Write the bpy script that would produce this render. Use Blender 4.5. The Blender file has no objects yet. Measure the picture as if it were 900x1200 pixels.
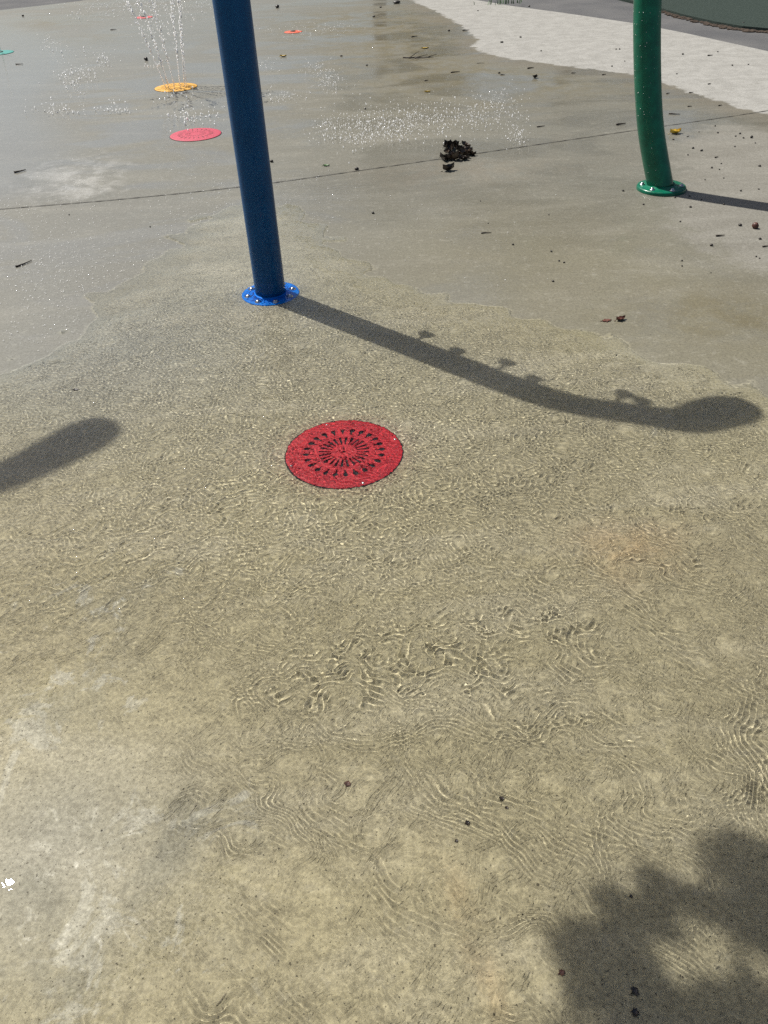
import bpy, bmesh, math, random
import numpy as np
from mathutils import Vector, Matrix

random.seed(7)
R = math.radians
S = bpy.context.scene
COL = S.collection

# ------------------------------------------------------------------ camera
PITCH, ROLL, FPX, CAMH = R(39.6), R(2.5), 900.0, 1.5
fw = Vector((0, math.cos(PITCH), -math.sin(PITCH)))
up0 = Vector((0, math.sin(PITCH), math.cos(PITCH)))
rt0 = Vector((1, 0, 0))
CX = rt0 * math.cos(ROLL) - up0 * math.sin(ROLL)
CU = rt0 * math.sin(ROLL) + up0 * math.cos(ROLL)
cd = bpy.data.cameras.new('camera')
cd.sensor_fit = 'VERTICAL'; cd.sensor_height = 36; cd.lens = 27
cd.clip_start = 0.05; cd.clip_end = 800
cam = bpy.data.objects.new('camera', cd); COL.objects.link(cam); S.camera = cam
cam.matrix_world = Matrix(((CX[0], CU[0], -fw[0], 0), (CX[1], CU[1], -fw[1], 0), (CX[2], CU[2], -fw[2], CAMH), (0, 0, 0, 1)))

def at(px, py, z=0.0):
    """ground point (height z) seen at a place of the 900x1200 survey picture"""
    d = fw + CX * ((px - 450) / FPX) + CU * ((600 - py) / FPX)
    t = (z - CAMH) / d.z
    return Vector((d.x * t, d.y * t, z))

# ------------------------------------------------------------------ sun, sky
AZ, EL = R(136.8), R(54.9)
SUN = Vector((math.cos(EL) * math.cos(AZ), math.cos(EL) * math.sin(AZ), math.sin(EL)))
KSH = 1 / math.tan(EL)
SHD = Vector((-math.cos(AZ), -math.sin(AZ), 0))       # direction in which shadows fall
def over(px, py, z):
    """point at height z whose shadow falls on the ground seen at (px, py)"""
    g = at(px, py)
    return Vector((g.x, g.y, 0)) - SHD * (KSH * z) + Vector((0, 0, z))

world = bpy.data.worlds.new("World"); S.world = world; world.use_nodes = True
nt = world.node_tree
sky = nt.nodes.new('ShaderNodeTexSky'); sky.sky_type = 'NISHITA'; sky.sun_disc = False
sky.sun_elevation = EL; sky.sun_rotation = math.pi / 2 - AZ
sky.dust_density = 2.5; sky.ozone_density = 0.6
bg = nt.nodes['Background']; nt.links.new(sky.outputs[0], bg.inputs[0]); bg.inputs[1].default_value = 0.061
sl = bpy.data.lights.new('sun', 'SUN'); sl.energy = 4.9; sl.angle = R(0.5); sl.color = (1.0, 0.955, 0.87)
so = bpy.data.objects.new('sun', sl); COL.objects.link(so)
so.rotation_euler = SUN.to_track_quat('Z', 'Y').to_euler()
sl.cycles.is_caustics_light = True

S.view_settings.view_transform = 'Standard'; S.view_settings.look = 'None'
S.view_settings.exposure = 0.33; S.view_settings.gamma = 1; S.view_settings.use_curve_mapping = False
S.render.engine = 'CYCLES'
S.cycles.use_denoising = False
S.cycles.max_bounces = 8; S.cycles.transparent_max_bounces = 8
S.cycles.sample_clamp_indirect = 6
S.render.filter_size = 1.2 if hasattr(S.render, 'filter_size') else None

# ------------------------------------------------------------------ helpers
def tag(o, label=None, cat=None, group=None, kind=None):
    if label: o['label'] = label
    if cat: o['category'] = cat
    if group: o['group'] = group
    if kind: o['kind'] = kind
    return o

def link(name, me, mat=None, parent=None, smooth=True, recv=False):
    if mat is not None: me.materials.append(mat)
    if smooth and len(me.polygons):
        me.polygons.foreach_set('use_smooth', np.ones(len(me.polygons), bool))
    o = bpy.data.objects.new(name, me); COL.objects.link(o)
    if parent is not None: o.parent = parent
    o.cycles.is_caustics_receiver = recv
    return o

def pyobj(name, v, f, mat=None, parent=None, smooth=True, recv=False):
    me = bpy.data.meshes.new(name); me.from_pydata([tuple(p) for p in v], [], f); me.update()
    return link(name, me, mat, parent, smooth, recv)

def empty(name, loc, rz=0.0):
    o = bpy.data.objects.new(name, None); COL.objects.link(o)
    o.location = loc; o.rotation_euler = (0, 0, rz); o.empty_display_size = 0.05
    return o

def gridmesh(name, V, nr, nc, keep=None):
    idx = np.arange(nr * nc).reshape(nr, nc)
    Q = np.stack([idx[:-1, :-1], idx[:-1, 1:], idx[1:, 1:], idx[1:, :-1]], -1).reshape(-1, 4)
    if keep is not None:
        Q = Q[keep[Q].all(1)]; used = np.unique(Q); mp = np.zeros(len(V), np.int64); mp[used] = np.arange(len(used)); V = V[used]; Q = mp[Q]
    m = bpy.data.meshes.new(name)
    m.vertices.add(len(V)); m.vertices.foreach_set('co', V.astype(np.float32).ravel())
    m.loops.add(Q.size); m.loops.foreach_set('vertex_index', Q.astype(np.int32).ravel())
    m.polygons.add(len(Q)); m.polygons.foreach_set('loop_start', np.arange(0, Q.size, 4, dtype=np.int32))
    m.update(calc_edges=True)
    return m

def catmull(pts, n):
    P = [Vector(p) for p in pts]; P = [2 * P[0] - P[1]] + P + [2 * P[-1] - P[-2]]
    out = []
    for i in range(1, len(P) - 2):
        for k in range(n):
            t = k / n; a, b, c, d = P[i - 1], P[i], P[i + 1], P[i + 2]
            out.append(0.5 * ((2 * b) + (c - a) * t + (2 * a - 5 * b + 4 * c - d) * t * t + (3 * b - a - 3 * c + d) * t ** 3))
    out.append(P[-2]); return out

def sweep(path, rad, seg=28, cap=True):
    """tube along a path; rad is a number or a list"""
    n = len(path); rad = rad if isinstance(rad, (list, tuple)) else [rad] * n
    V, F = [], []
    t0 = (path[1] - path[0]).normalized()
    a = Vector((1, 0, 0)) if abs(t0.x) < 0.9 else Vector((0, 1, 0))
    nrm = (a - t0 * a.dot(t0)).normalized()
    for i in range(n):
        t = (path[min(i + 1, n - 1)] - path[max(i - 1, 0)]).normalized()
        nrm = (nrm - t * nrm.dot(t)).normalized(); b = t.cross(nrm)
        for k in range(seg):
            th = 2 * math.pi * k / seg
            V.append(path[i] + (nrm * math.cos(th) + b * math.sin(th)) * rad[i])
    for i in range(n - 1):
        for k in range(seg):
            k2 = (k + 1) % seg
            F.append((i * seg + k, i * seg + k2, (i + 1) * seg + k2, (i + 1) * seg + k))
    if cap:
        F.append(tuple(reversed(range(seg)))); F.append(tuple((n - 1) * seg + k for k in range(seg)))
    return V, F

def lathe(prof, seg=48):
    """profile of (r, z) turned about z; r = 0 ends are poles"""
    V, F, rows = [], [], []
    for r, z in prof:
        if r < 1e-6:
            rows.append([len(V)]); V.append(Vector((0, 0, z)))
        else:
            rows.append(list(range(len(V), len(V) + seg)))
            V += [Vector((r * math.cos(2 * math.pi * k / seg), r * math.sin(2 * math.pi * k / seg), z)) for k in range(seg)]
    for a, b in zip(rows[:-1], rows[1:]):
        for k in range(seg):
            k2 = (k + 1) % seg
            if len(a) == 1 and len(b) == 1: continue
            if len(a) == 1: F.append((a[0], b[k], b[k2]))
            elif len(b) == 1: F.append((a[k], b[0], a[k2]))
            else: F.append((a[k], b[k], b[k2], a[k2]))
    if prof[-1][1] > prof[0][1]: F = [tuple(reversed(q)) for q in F]
    return V, F

def merge(parts):
    V, F = [], []
    for v, f in parts:
        o = len(V); V += list(v); F += [tuple(i + o for i in q) for q in f]
    return V, F

# ------------------------------------------------------------------ materials
def mat(name):
    m = bpy.data.materials.new(name); m.use_nodes = True
    return m, m.node_tree, m.node_tree.nodes['Principled BSDF']

class NB:
    """small node-building helper"""
    def __init__(s, nt): s.nt = nt
    def n(s, t, **kw):
        x = s.nt.nodes.new(t)
        for k, v in kw.items(): setattr(x, k, v)
        return x
    def put(s, sock, v):
        if isinstance(v, bpy.types.NodeSocket): s.nt.links.new(v, sock)
        else: sock.default_value = v
    def coord(s, scale=(1, 1, 1), rot=(0, 0, 0)):
        tc = s.n('ShaderNodeNewGeometry'); mp = s.n('ShaderNodeMapping')
        s.nt.links.new(tc.outputs['Position'], mp.inputs[0])
        mp.inputs['Scale'].default_value = scale; mp.inputs['Rotation'].default_value = rot
        return mp.outputs[0]
    def noise(s, scale, detail=4, rough=.55, dist=0.0, vec=None):
        x = s.n('ShaderNodeTexNoise'); s.put(x.inputs['Scale'], scale)
        x.inputs['Detail'].default_value = detail; x.inputs['Roughness'].default_value = rough; x.inputs['Distortion'].default_value = dist
        s.nt.links.new(vec if vec is not None else s.coord(), x.inputs['Vector'])
        return x.outputs['Fac']
    def math(s, op, a, b=0.0, c=None, clamp=False):
        x = s.n('ShaderNodeMath', operation=op); x.use_clamp = clamp
        s.put(x.inputs[0], a); s.put(x.inputs[1], b)
        if c is not None: s.put(x.inputs[2], c)
        return x.outputs[0]
    def ramp(s, v, a, b, lo=0.0, hi=1.0, smooth=True):
        x = s.n('ShaderNodeMapRange'); x.interpolation_type = 'SMOOTHSTEP' if smooth else 'LINEAR'
        s.put(x.inputs['Value'], v); s.put(x.inputs['From Min'], a); s.put(x.inputs['From Max'], b)
        s.put(x.inputs['To Min'], lo); s.put(x.inputs['To Max'], hi); return x.outputs[0]
    def mix(s, f, a, b, mode='MIX'):
        x = s.n('ShaderNodeMix', data_type='RGBA', blend_type=mode); s.put(x.inputs[0], f)
        for i, c in ((6, a), (7, b)):
            s.put(x.inputs[i], c if isinstance(c, bpy.types.NodeSocket) else (*c, 1.0))
        return x.outputs[2]
    def attr(s, name):
        x = s.n('ShaderNodeAttribute'); x.attribute_name = name; return x.outputs['Fac']
    def bump(s, h, dist=.001, strength=1.0, nrm=None):
        x = s.n('ShaderNodeBump'); s.put(x.inputs['Height'], h); s.put(x.inputs['Distance'], dist); s.put(x.inputs['Strength'], strength)
        if nrm is not None: s.nt.links.new(nrm, x.inputs['Normal'])
        return x.outputs[0]

def m_concrete():
    m, t, b = mat('concrete'); N = NB(t)
    big = N.noise(1.1, 6, .6, .6); mid = N.noise(6.5, 6, .62, .3); fine = N.noise(85, 4, .7); grit = N.noise(420, 2, .6)
    streak = N.noise(2.2, 6, .65, .5, N.coord((0.45, 1.7, 1), (0, 0, R(12))))
    olive = N.attr('olive'); pale = N.attr('pale'); brown = N.attr('brown'); rust = N.attr('rust')
    dryd = N.attr('dry'); dampd = N.attr('damp'); film = N.attr('film'); pool = N.attr('pool')
    # wet concrete: grey to olive buff
    wet = N.mix(olive, (.180, .186, .178), (.232, .213, .143))
    wet = N.mix(N.ramp(big, .3, .72), N.mix(.34, wet, (.155, .142, .108)), wet)
    wet = N.mix(N.math('MULTIPLY', N.ramp(streak, .45, .72), .30), wet, (.34, .325, .275))
    wet = N.mix(N.math('MULTIPLY', brown, N.ramp(mid, .25, .7)), wet, (.160, .133, .066))
    wet = N.mix(N.math('MULTIPLY', rust, N.ramp(mid, .3, .65)), wet, (.34, .20, .085))
    # lime-like pale deposit
    pn = N.math('SUBTRACT', N.noise(7.5, 10, .66, .9), .5)
    gain = N.ramp(film, 0, 1, 2.2, 4.2)
    pm = N.math('MULTIPLY', N.ramp(N.math('ADD', pale, N.math('MULTIPLY', pn, gain)), N.ramp(film, 0, 1, .2, .50), N.ramp(film, 0, 1, 1.15, .74)), N.ramp(pale, .02, .25))
    wet = N.mix(N.math('MULTIPLY', pm, .74), wet, N.mix(film, (.44, .435, .41), (.275, .272, .240)))
    wp = N.math('MULTIPLY', N.ramp(N.noise(19, 9, .7, 1.2), .57, .66), N.ramp(pale, .25, .6))
    wet = N.mix(N.math('MULTIPLY', wp, .7), wet, (.40, .395, .36))
    gy = N.math('MULTIPLY', N.ramp(N.noise(4.2, 8, .66, .5), .44, .60), N.ramp(pale, .10, .45))
    wet = N.mix(N.math('MULTIPLY', gy, .62), wet, (.138, .138, .116))
    wet = N.mix(film, wet, N.mix(1.0, wet, N.mix(N.attr('deep'), (2.14, 2.14, 2.08), (2.66, 2.63, 2.52)), 'MULTIPLY'))  # colour under the film brightened to replace light lost in the water
    # half dry and dry areas, ragged outlines
    ed = N.math('MULTIPLY', N.math('SUBTRACT', N.noise(7, 7, .62, .2), .5), .28)
    dry = N.ramp(N.math('ADD', dryd, ed), -.02, .03)
    damp = N.ramp(N.math('ADD', dampd, N.math('MULTIPLY', ed, 2.2)), -.10, .16)
    dc = N.mix(N.ramp(mid, .35, .65), (.36, .355, .337), (.44, .435, .414))
    dc = N.mix(N.math('MULTIPLY', N.ramp(streak, .5, .78), .5), dc, (.475, .47, .445))
    dcl = N.mix(N.ramp(streak, .3, .7), (.225, .215, .19), (.29, .28, .25))
    col = N.mix(N.math('MULTIPLY', damp, .85), wet, dcl)
    halo = N.math('MULTIPLY', N.ramp(dryd, -.45, -.02), N.ramp(dryd, .10, 0.0))
    col = N.mix(N.math('MULTIPLY', halo, .35), col, (.17, .135, .095))
    col = N.mix(dry, col, dc)
    # aggregate speckle
    col = N.mix(N.ramp(N.noise(210, 5, .75), .36, .64), N.mix(.24, col, (.07, .062, .045)), col)
    mott = N.noise(26, 8, .68, .4)
    col = N.mix(N.math('MULTIPLY', N.ramp(mott, .36, .5, 1, 0), .20), col, (.13, .122, .095))
    col = N.mix(N.math('MULTIPLY', N.ramp(mott, .54, .66), .16), col, (.50, .485, .42))
    col = N.mix(N.ramp(fine, .30, .70), N.mix(.42, col, (.06, .055, .04)), col)
    col = N.mix(N.math('MULTIPLY', N.ramp(grit, .62, .74), .25), col, (.55, .52, .44))
    col = N.mix(N.math('MULTIPLY', N.ramp(N.noise(150, 2, .5), .64, .70), .75), col, (.05, .045, .035))
    t.links.new(col, b.inputs['Base Color'])
    wetness = N.math('MULTIPLY', N.math('SUBTRACT', 1.0, dry), N.math('SUBTRACT', 1.0, N.math('MULTIPLY', damp, .75)))
    wetness = N.math('MULTIPLY', wetness, N.math('SUBTRACT', 1.0, N.math('MULTIPLY', film, .85)))
    N.put(b.inputs['Roughness'], N.ramp(wetness, 0, 1, .92, .62))
    N.put(b.inputs['Specular IOR Level'], N.ramp(film, 0, 1, .25, 0.0))
    patch = N.ramp(N.noise(1.3, 6, .62, .9, N.coord((.6, 1.1, 1))), .42, .60)
    cw = N.math('MULTIPLY', wetness, N.math('ADD', .12, N.math('MULTIPLY', .88, N.math('MAXIMUM', N.math('MULTIPLY', patch, .8), pool))), clamp=True)
    cw = N.math('MULTIPLY', cw, N.math('SUBTRACT', 1.0, film))
    N.put(b.inputs['Coat Weight'], cw); b.inputs['Coat IOR'].default_value = 1.42
    N.put(b.inputs['Coat Roughness'], N.ramp(N.math('MAXIMUM', pool, patch), 0, 1, .25, .07))
    h = N.math('ADD', N.math('MULTIPLY', fine, .6), N.math('MULTIPLY', grit, .35))
    N.put(b.inputs['Normal'], N.bump(h, .0022, N.ramp(dry, 0, 1, .55, .8)))
    wv = N.noise(34, 3, .55, .4, N.coord((.7, 1.2, 1)))
    N.put(b.inputs['Coat Normal'], N.bump(wv, .0012, .8))
    return m

def m_asphalt():
    m, t, b = mat('asphalt'); N = NB(t)
    c = N.mix(N.ramp(N.noise(130, 3, .7), .3, .7), (.055, .057, .061), (.135, .135, .14))
    c = N.mix(N.math('MULTIPLY', N.ramp(N.noise(1.3, 5), .35, .7), .35), c, (.19, .185, .18))
    t.links.new(c, b.inputs['Base Color']); b.inputs['Roughness'].default_value = .9; b.inputs['Specular IOR Level'].default_value = .2
    N.put(b.inputs['Normal'], N.bump(N.noise(130, 3, .7), .006, .8)); return m

def m_rubber():
    m, t, b = mat('rubber_surface'); N = NB(t)
    c = N.mix(N.ramp(N.noise(170, 2, .7), .35, .65), (.016, .026, .022), (.060, .078, .070))
    t.links.new(c, b.inputs['Base Color']); b.inputs['Roughness'].default_value = .9; b.inputs['Specular IOR Level'].default_value = .08
    N.put(b.inputs['Normal'], N.bump(N.noise(170, 2, .7), .005, .7)); return m

def m_paint(name, c, rough=.3, coat=.5, scuff=.12, dark=None, spec=.5, bmp=.5):
    m, t, b = mat(name); N = NB(t); b.inputs['Specular IOR Level'].default_value = spec
    dk = dark or tuple(x * .62 for x in c)
    col = N.mix(N.ramp(N.noise(14, 6, .65, .4), .3, .72), dk, c)
    col = N.mix(N.math('MULTIPLY', N.ramp(N.noise(60, 4, .7), .62, .78), scuff), col, tuple(min(1, x * .5 + .25) for x in c))
    run = N.noise(1.0, 5, .6, .3, N.coord((55, 55, 1.6)))
    col = N.mix(N.math('MULTIPLY', N.ramp(run, .52, .72), .22), col, tuple(x * .55 for x in c))
    t.links.new(col, b.inputs['Base Color'])
    N.put(b.inputs['Roughness'], N.ramp(run, .3, .7, rough * .7, rough * 1.45))
    b.inputs['Coat Weight'].default_value = coat; b.inputs['Coat Roughness'].default_value = .12
    N.put(b.inputs['Normal'], N.bump(N.noise(160, 2, .5), .0006, bmp)); return m

def m_plate(name, c, lo=.5):
    m, t, b = mat(name); N = NB(t)
    n = N.noise(230, 3, .65)
    col = N.mix(N.ramp(n, .3, .7), tuple(x * lo for x in c), c)
    col = N.mix(N.math('MULTIPLY', N.ramp(N.noise(24, 5, .6), .55, .75), .25), col, tuple(x * .35 + .03 for x in c))
    t.links.new(col, b.inputs['Base Color']); b.inputs['Roughness'].default_value = .55
    N.put(b.inputs['Normal'], N.bump(n, .002, .8)); return m

def m_simple(name, c, rough=.6, metal=0.0, var=.35, scale=60, spec=.5):
    m, t, b = mat(name); N = NB(t)
    col = N.mix(N.ramp(N.noise(scale, 4, .6), .3, .7), tuple(x * (1 - var) for x in c), tuple(min(1, x * (1 + var * .5)) for x in c))
    t.links.new(col, b.inputs['Base Color']); b.inputs['Roughness'].default_value = rough; b.inputs['Metallic'].default_value = metal
    b.inputs['Specular IOR Level'].default_value = spec
    return m

def m_leaf(name, c1, c2):
    m, t, b = mat(name); N = NB(t)
    oi = N.n('ShaderNodeNewGeometry')
    col = N.mix(oi.outputs['Random Per Island'], c1, c2)
    t.links.new(col, b.inputs['Base Color']); b.inputs['Roughness'].default_value = .5; return m

def m_glass(name, ior=1.33):
    m = bpy.data.materials.new(name); m.use_nodes = True; t = m.node_tree
    t.nodes.remove(t.nodes['Principled BSDF']); g = t.nodes.new('ShaderNodeBsdfGlass')
    g.inputs['Roughness'].default_value = 0; g.inputs['IOR'].default_value = ior
    t.links.new(g.outputs[0], t.nodes['Material Output'].inputs[0]); return m

def m_drops(name='water_spray', clear=0.0):
    # aerated drops: light scatters through them, under a glossy skin
    m, t, b = mat(name); N = NB(t)
    b.inputs['Base Color'].default_value = (.98, .985, .99, 1); b.inputs['Roughness'].default_value = .1; b.inputs['IOR'].default_value = 1.33
    b.inputs['Subsurface Weight'].default_value = 1; b.inputs['Subsurface Radius'].default_value = (1, 1, 1); b.inputs['Subsurface Scale'].default_value = .02
    if clear:
        tr = N.n('ShaderNodeBsdfTransparent'); mx = N.n('ShaderNodeMixShader')
        N.put(mx.inputs[0], N.ramp(N.noise(28, 3, .6), .35, .6, clear * .4, clear))
        t.links.new(b.outputs[0], mx.inputs[1]); t.links.new(tr.outputs[0], mx.inputs[2])
        t.links.new(mx.outputs[0], t.nodes['Material Output'].inputs[0])
    return m

M = dict(
    concrete=m_concrete(), asphalt=m_asphalt(), rubber=m_rubber(),
    blue=m_paint('blue_paint', (.0006, .078, .225), .33, 0, .02, (.0005, .066, .19), .25, 0.0), blue_flange=m_paint('bright_blue_paint', (.001, .24, .85), .5, 0, .03, (.001, .15, .62), .1, .3),
    green=m_paint('green_paint', (.0015, .160, .088), .30, .1, .03, None, .35, .05), steel=m_simple('steel', (.55, .55, .56), .28, 1.0, .2),
    red=m_plate('red_plate', (.66, .001, .017), .5), pink=m_plate('faded_red_plate', (.60, .055, .105)), yellow=m_plate('yellow_plate', (.82, .42, .035)),
    orange=m_plate('orange_plate', (.80, .13, .055)), teal=m_plate('teal_plate', (.02, .33, .29)), salmon=m_plate('salmon_plate', (.70, .11, .12)),
    pit=m_simple('dark_cavity', (.012, .010, .010), .8), joint=m_simple('joint_filler', (.055, .05, .042), .9, 0, .5, 30),
    twig=m_simple('wet_bark', (.035, .024, .016), .55), litter=m_simple('wet_dead_leaf', (.038, .026, .018), .28, 0, .75, 70),
    wetbrown=m_simple('wet_brown_leaf', (.085, .056, .036), .25, 0, .6, 70), brownleaf=m_simple('brown_leaf', (.12, .045, .03), .5), yellowleaf=m_simple('yellow_leaf', (.62, .43, .05), .5, 0, .3),
    greenleaf=m_simple('green_blade', (.05, .16, .025), .5), stone=m_simple('dark_pebble', (.03, .024, .02), .5, 0, .5, 150),
    redstone=m_simple('red_brown_cone', (.10, .035, .022), .5, 0, .6, 200),
    crown=m_leaf('tree_leaf', (.030, .060, .012), (.075, .115, .025)), bark=m_simple('bark', (.09, .065, .045), .9, 0, .5, 20),
    spray=m_drops(), jet=m_drops('water_jet', .5), water=m_glass('clear_water'), grime=m_simple('soil_litter', (.05, .032, .02), .9, 0, .6, 60),
)

# ------------------------------------------------------------------ fields on the ground
def poly_sd(X, Y, pts):
    """signed distance to a closed ground polygon, positive inside"""
    P = np.array([[p[0], p[1]] for p in pts], np.float32); Q = np.roll(P, -1, 0)
    d = np.full(X.shape, 1e9, np.float32); ins = np.zeros(X.shape, bool)
    for (ax, ay), (bx, by) in zip(P, Q):
        ex, ey = bx - ax, by - ay; L = ex * ex + ey * ey + 1e-12
        t = np.clip(((X - ax) * ex + (Y - ay) * ey) / L, 0, 1)
        d = np.minimum(d, (X - ax - t * ex) ** 2 + (Y - ay - t * ey) ** 2)
        ins ^= ((ay > Y) != (by > Y)) & (X < (bx - ax) * (Y - ay) / (by - ay + 1e-12) + ax)
    return np.where(ins, 1, -1) * np.sqrt(d)

def line_d(X, Y, pts):
    d = np.full(X.shape, 1e9, np.float32)
    for a, b in zip(pts[:-1], pts[1:]):
        ex, ey = b[0] - a[0], b[1] - a[1]; L = ex * ex + ey * ey
        t = np.clip(((X - a[0]) * ex + (Y - a[1]) * ey) / L, 0, 1)
        d = np.minimum(d, (X - a[0] - t * ex) ** 2 + (Y - a[1] - t * ey) ** 2)
    return np.sqrt(d)

def blob(X, Y, c, rx, ry, ang=0.0):
    ca, sa = math.cos(R(ang)), math.sin(R(ang)); dx, dy = X - c[0], Y - c[1]
    u, v = (dx * ca + dy * sa) / rx, (-dx * sa + dy * ca) / ry
    return np.exp(-(u * u + v * v))

def sstep(x, a, b):
    t = np.clip((x - a) / (b - a), 0, 1); return t * t * (3 - 2 * t)

G = lambda l: [at(x, y) for x, y in l]
DRY = G([(430, -22), (452, -12), (482, 1), (510, 13), (538, 29), (553, 41), (561, 47), (551, 55), (572, 64), (610, 71), (645, 75), (695, 82), (742, 87),
         (775, 96), (810, 109), (840, 118), (870, 128), (900, 134), (980, 165), (1150, 260)]) + [Vector((9, 2, 0)), Vector((12, 16, 0)), Vector((4, 26, 0)), Vector((0, 22, 0))]
DAMP = G([(793, 165), (840, 142), (900, 150), (1000, 205), (1050, 330), (940, 330), (850, 305), (796, 272), (778, 252), (790, 232)])
FILM = G([(-260, 560), (-90, 455), (0, 437), (58, 412), (96, 382), (122, 346), (180, 312), (225, 262), (290, 238), (350, 243), (395, 290), (460, 333), (560, 357), (640, 377), (700, 392),
          (760, 416), (830, 440), (900, 458), (1010, 490), (1250, 560), (1400, 800)]) + [Vector((2.2, -.42, 0)), Vector((-2.2, -.42, 0)), Vector((-2.6, .8, 0))]
POOL = G([(-150, 60), (0, 20), (60, 62), (40, 130), (70, 175), (36, 222), (-20, 235), (-200, 250)])

def noise_tile(n, L, l0, l1, seed):
    rg = np.random.default_rng(seed); k = np.fft.fftfreq(n, L / n); kx, ky = np.meshgrid(k, k); kk = np.hypot(kx, ky)
    sp = np.exp(-((kk - (1 / l0 + 1 / l1) / 2) / (abs(1 / l0 - 1 / l1) / 2)) ** 2)
    h = np.fft.ifft2(np.fft.fft2(rg.normal(size=(n, n))) * sp).real
    return (h / h.std()).astype(np.float32)

def samp(t, L, x, y):
    n = t.shape[0]; u = (x * (n / L)) % n; v = (y * (n / L)) % n
    i = np.floor(u).astype(np.int32); j = np.floor(v).astype(np.int32); fu = (u - i).astype(np.float32); fv = (v - j).astype(np.float32)
    w = lambda f: (((-f + 2) * f - 1) * f / 2, ((3 * f - 5) * f * f + 2) / 2, ((-3 * f + 4) * f + 1) * f / 2, (f - 1) * f * f / 2)
    wu, wv = w(fu), w(fv); o = np.zeros(x.shape, np.float32)
    for a in range(4):
        ja = (j - 1 + a) % n
        for b in range(4):
            o += t[ja, (i - 1 + b) % n] * wv[a] * wu[b]
    return o

tL = noise_tile(256, 3.3, .16, .6, 5); tM = noise_tile(256, 3.9, .16, .6, 6); tS = noise_tile(256, 2.1, .06, .2, 8)
def film_edge(X, Y):
    s1 = samp(tS, 2.1, Y + .7, X + .3)
    return poly_sd(X, Y, FILM) + .004 * s1 + .03 * samp(tL, 3.3, X, Y) + .003 * samp(tS, .61, X, Y)

# ------------------------------------------------------------------ ground
gv = [(-300, -300, -.03), (300, -300, -.03), (300, 300, -.03), (-300, 300, -.03)]
tag(pyobj('ground', gv, [(0, 1, 2, 3)], M['asphalt'], smooth=False), kind='structure')

EDGE = [(-30, 0.), (-20, 5.), (-12, 11.6), (-8.2, 14.0)]
e0, e1 = at(0, 12), at(95, 1)
EDGE += [(e0.x, e0.y), (e1.x, e1.y), (-3.6, 19.4), (-1.5, 19.2)]
for q in ((540, -3), (600, 7), (660, 15), (742, 27), (800, 38), (850, 49), (900, 60)):
    p = at(*q); EDGE.append((p.x, p.y))
EDGE += [(4.7, 7.0), (5.5, 3.5), (6.5, -1.), (8, -6)]
EX, EY = np.array([e[0] for e in EDGE]), np.array([e[1] for e in EDGE])
xs = np.unique(np.concatenate([np.linspace(-30, -9, 20), np.linspace(-9, -3, 70), np.linspace(-3, 3.5, 420), np.linspace(3.5, 8, 60)]))
vs = np.unique(np.concatenate([np.linspace(0, .22, 12), np.linspace(.22, .36, 40), np.linspace(.36, .53, 240), np.linspace(.53, 1, 150)]))
XX = np.repeat(xs[None], len(vs), 0); yf = np.interp(xs, EX, EY)
YY = -7 + (yf[None] + 7.0) * vs[:, None]
V = np.stack([XX, YY, np.zeros_like(XX)], -1).reshape(-1, 3)
pm = gridmesh('splash_pad', V, *XX.shape)
Xf, Yf = XX.ravel().astype(np.float32), YY.ravel().astype(np.float32)
def bl(px, py, rx, ry, ang=0, a=1.0): return a * blob(Xf, Yf, at(px, py), rx, ry, ang)
A = {}
A['dry'] = poly_sd(Xf, Yf, DRY); A['damp'] = poly_sd(Xf, Yf, DAMP)
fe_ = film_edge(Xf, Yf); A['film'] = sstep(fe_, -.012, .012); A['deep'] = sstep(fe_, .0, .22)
A['pool'] = np.clip(.85 * sstep(poly_sd(Xf, Yf, POOL), -.5, .25) + bl(120, 60, 1.6, 2.2, 0, .5) + bl(230, 20, 2.2, 2.5, 0, .5) + bl(60, 330, .5, .6, 30, .55) + bl(150, 250, .8, .5, 0, .3), 0, 1)
A['olive'] = np.clip(.30 + .70 * sstep(-Yf, -4.3, -1.4) + bl(640, 300, 1.0, .8, 0, .5) + bl(430, 130, .9, 1.5, 0, .2) - bl(90, 430, .7, .6, 0, .45) - bl(50, 1000, .28, .26, 0, .75), 0, 1)
A['pale'] = np.clip(bl(90, 1030, .17, .13, 0, .55) + bl(10, 880, .14, .14, 30, .32) + bl(190, 980, .12, .10, 40, .36) + bl(80, 1130, .16, .09, 0, .52) + bl(250, 1130, .1, .08, 0, .35)
                    + bl(85, 205, .34, .5, 0, 1.0) + bl(105, 225, .25, .25, 0, .5) + bl(130, 690, .5, .16, 30, .22) + bl(110, 790, .25, .2, 0, .28) + bl(820, 500, .3, .2, 0, .18) + bl(300, 960, .05, .15, 30, .3), 0, 1)
A['brown'] = np.clip(bl(860, 370, .55, .30, -8, .75) + bl(560, 250, .7, .5, 0, .18) + bl(490, 60, .9, 2.4, 0, .85) + bl(400, 25, 1.6, 1.8, 0, .8) + bl(560, 100, .8, .8, 0, .3) + bl(60, 26, .7, .7, 0, .9) + bl(112, 45, .5, .5, 0, .8)  # brown stains, plus dark tree reflections painted in at the far end
                     + bl(620, 95, 1.0, .5, -20, .35) + bl(325, 420, .10, .5, 90, .0) + bl(760, 110, .9, .6, -25, .3), 0, 1)
A['rust'] = np.clip(bl(735, 645, .16, .12, 20, .26) + bl(545, 1080, .02, .10, 20, .3) + bl(575, 1170, .015, .06, 20, .25) + bl(540, 200, .6, .3, 0, .12), 0, 1)
for k, a in A.items():
    at_ = pm.attributes.new(k, 'FLOAT', 'POINT'); at_.data.foreach_set('value', np.ascontiguousarray(a, np.float32))
pad = tag(link('splash_pad', pm, M['concrete'], recv=True), kind='structure')
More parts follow.
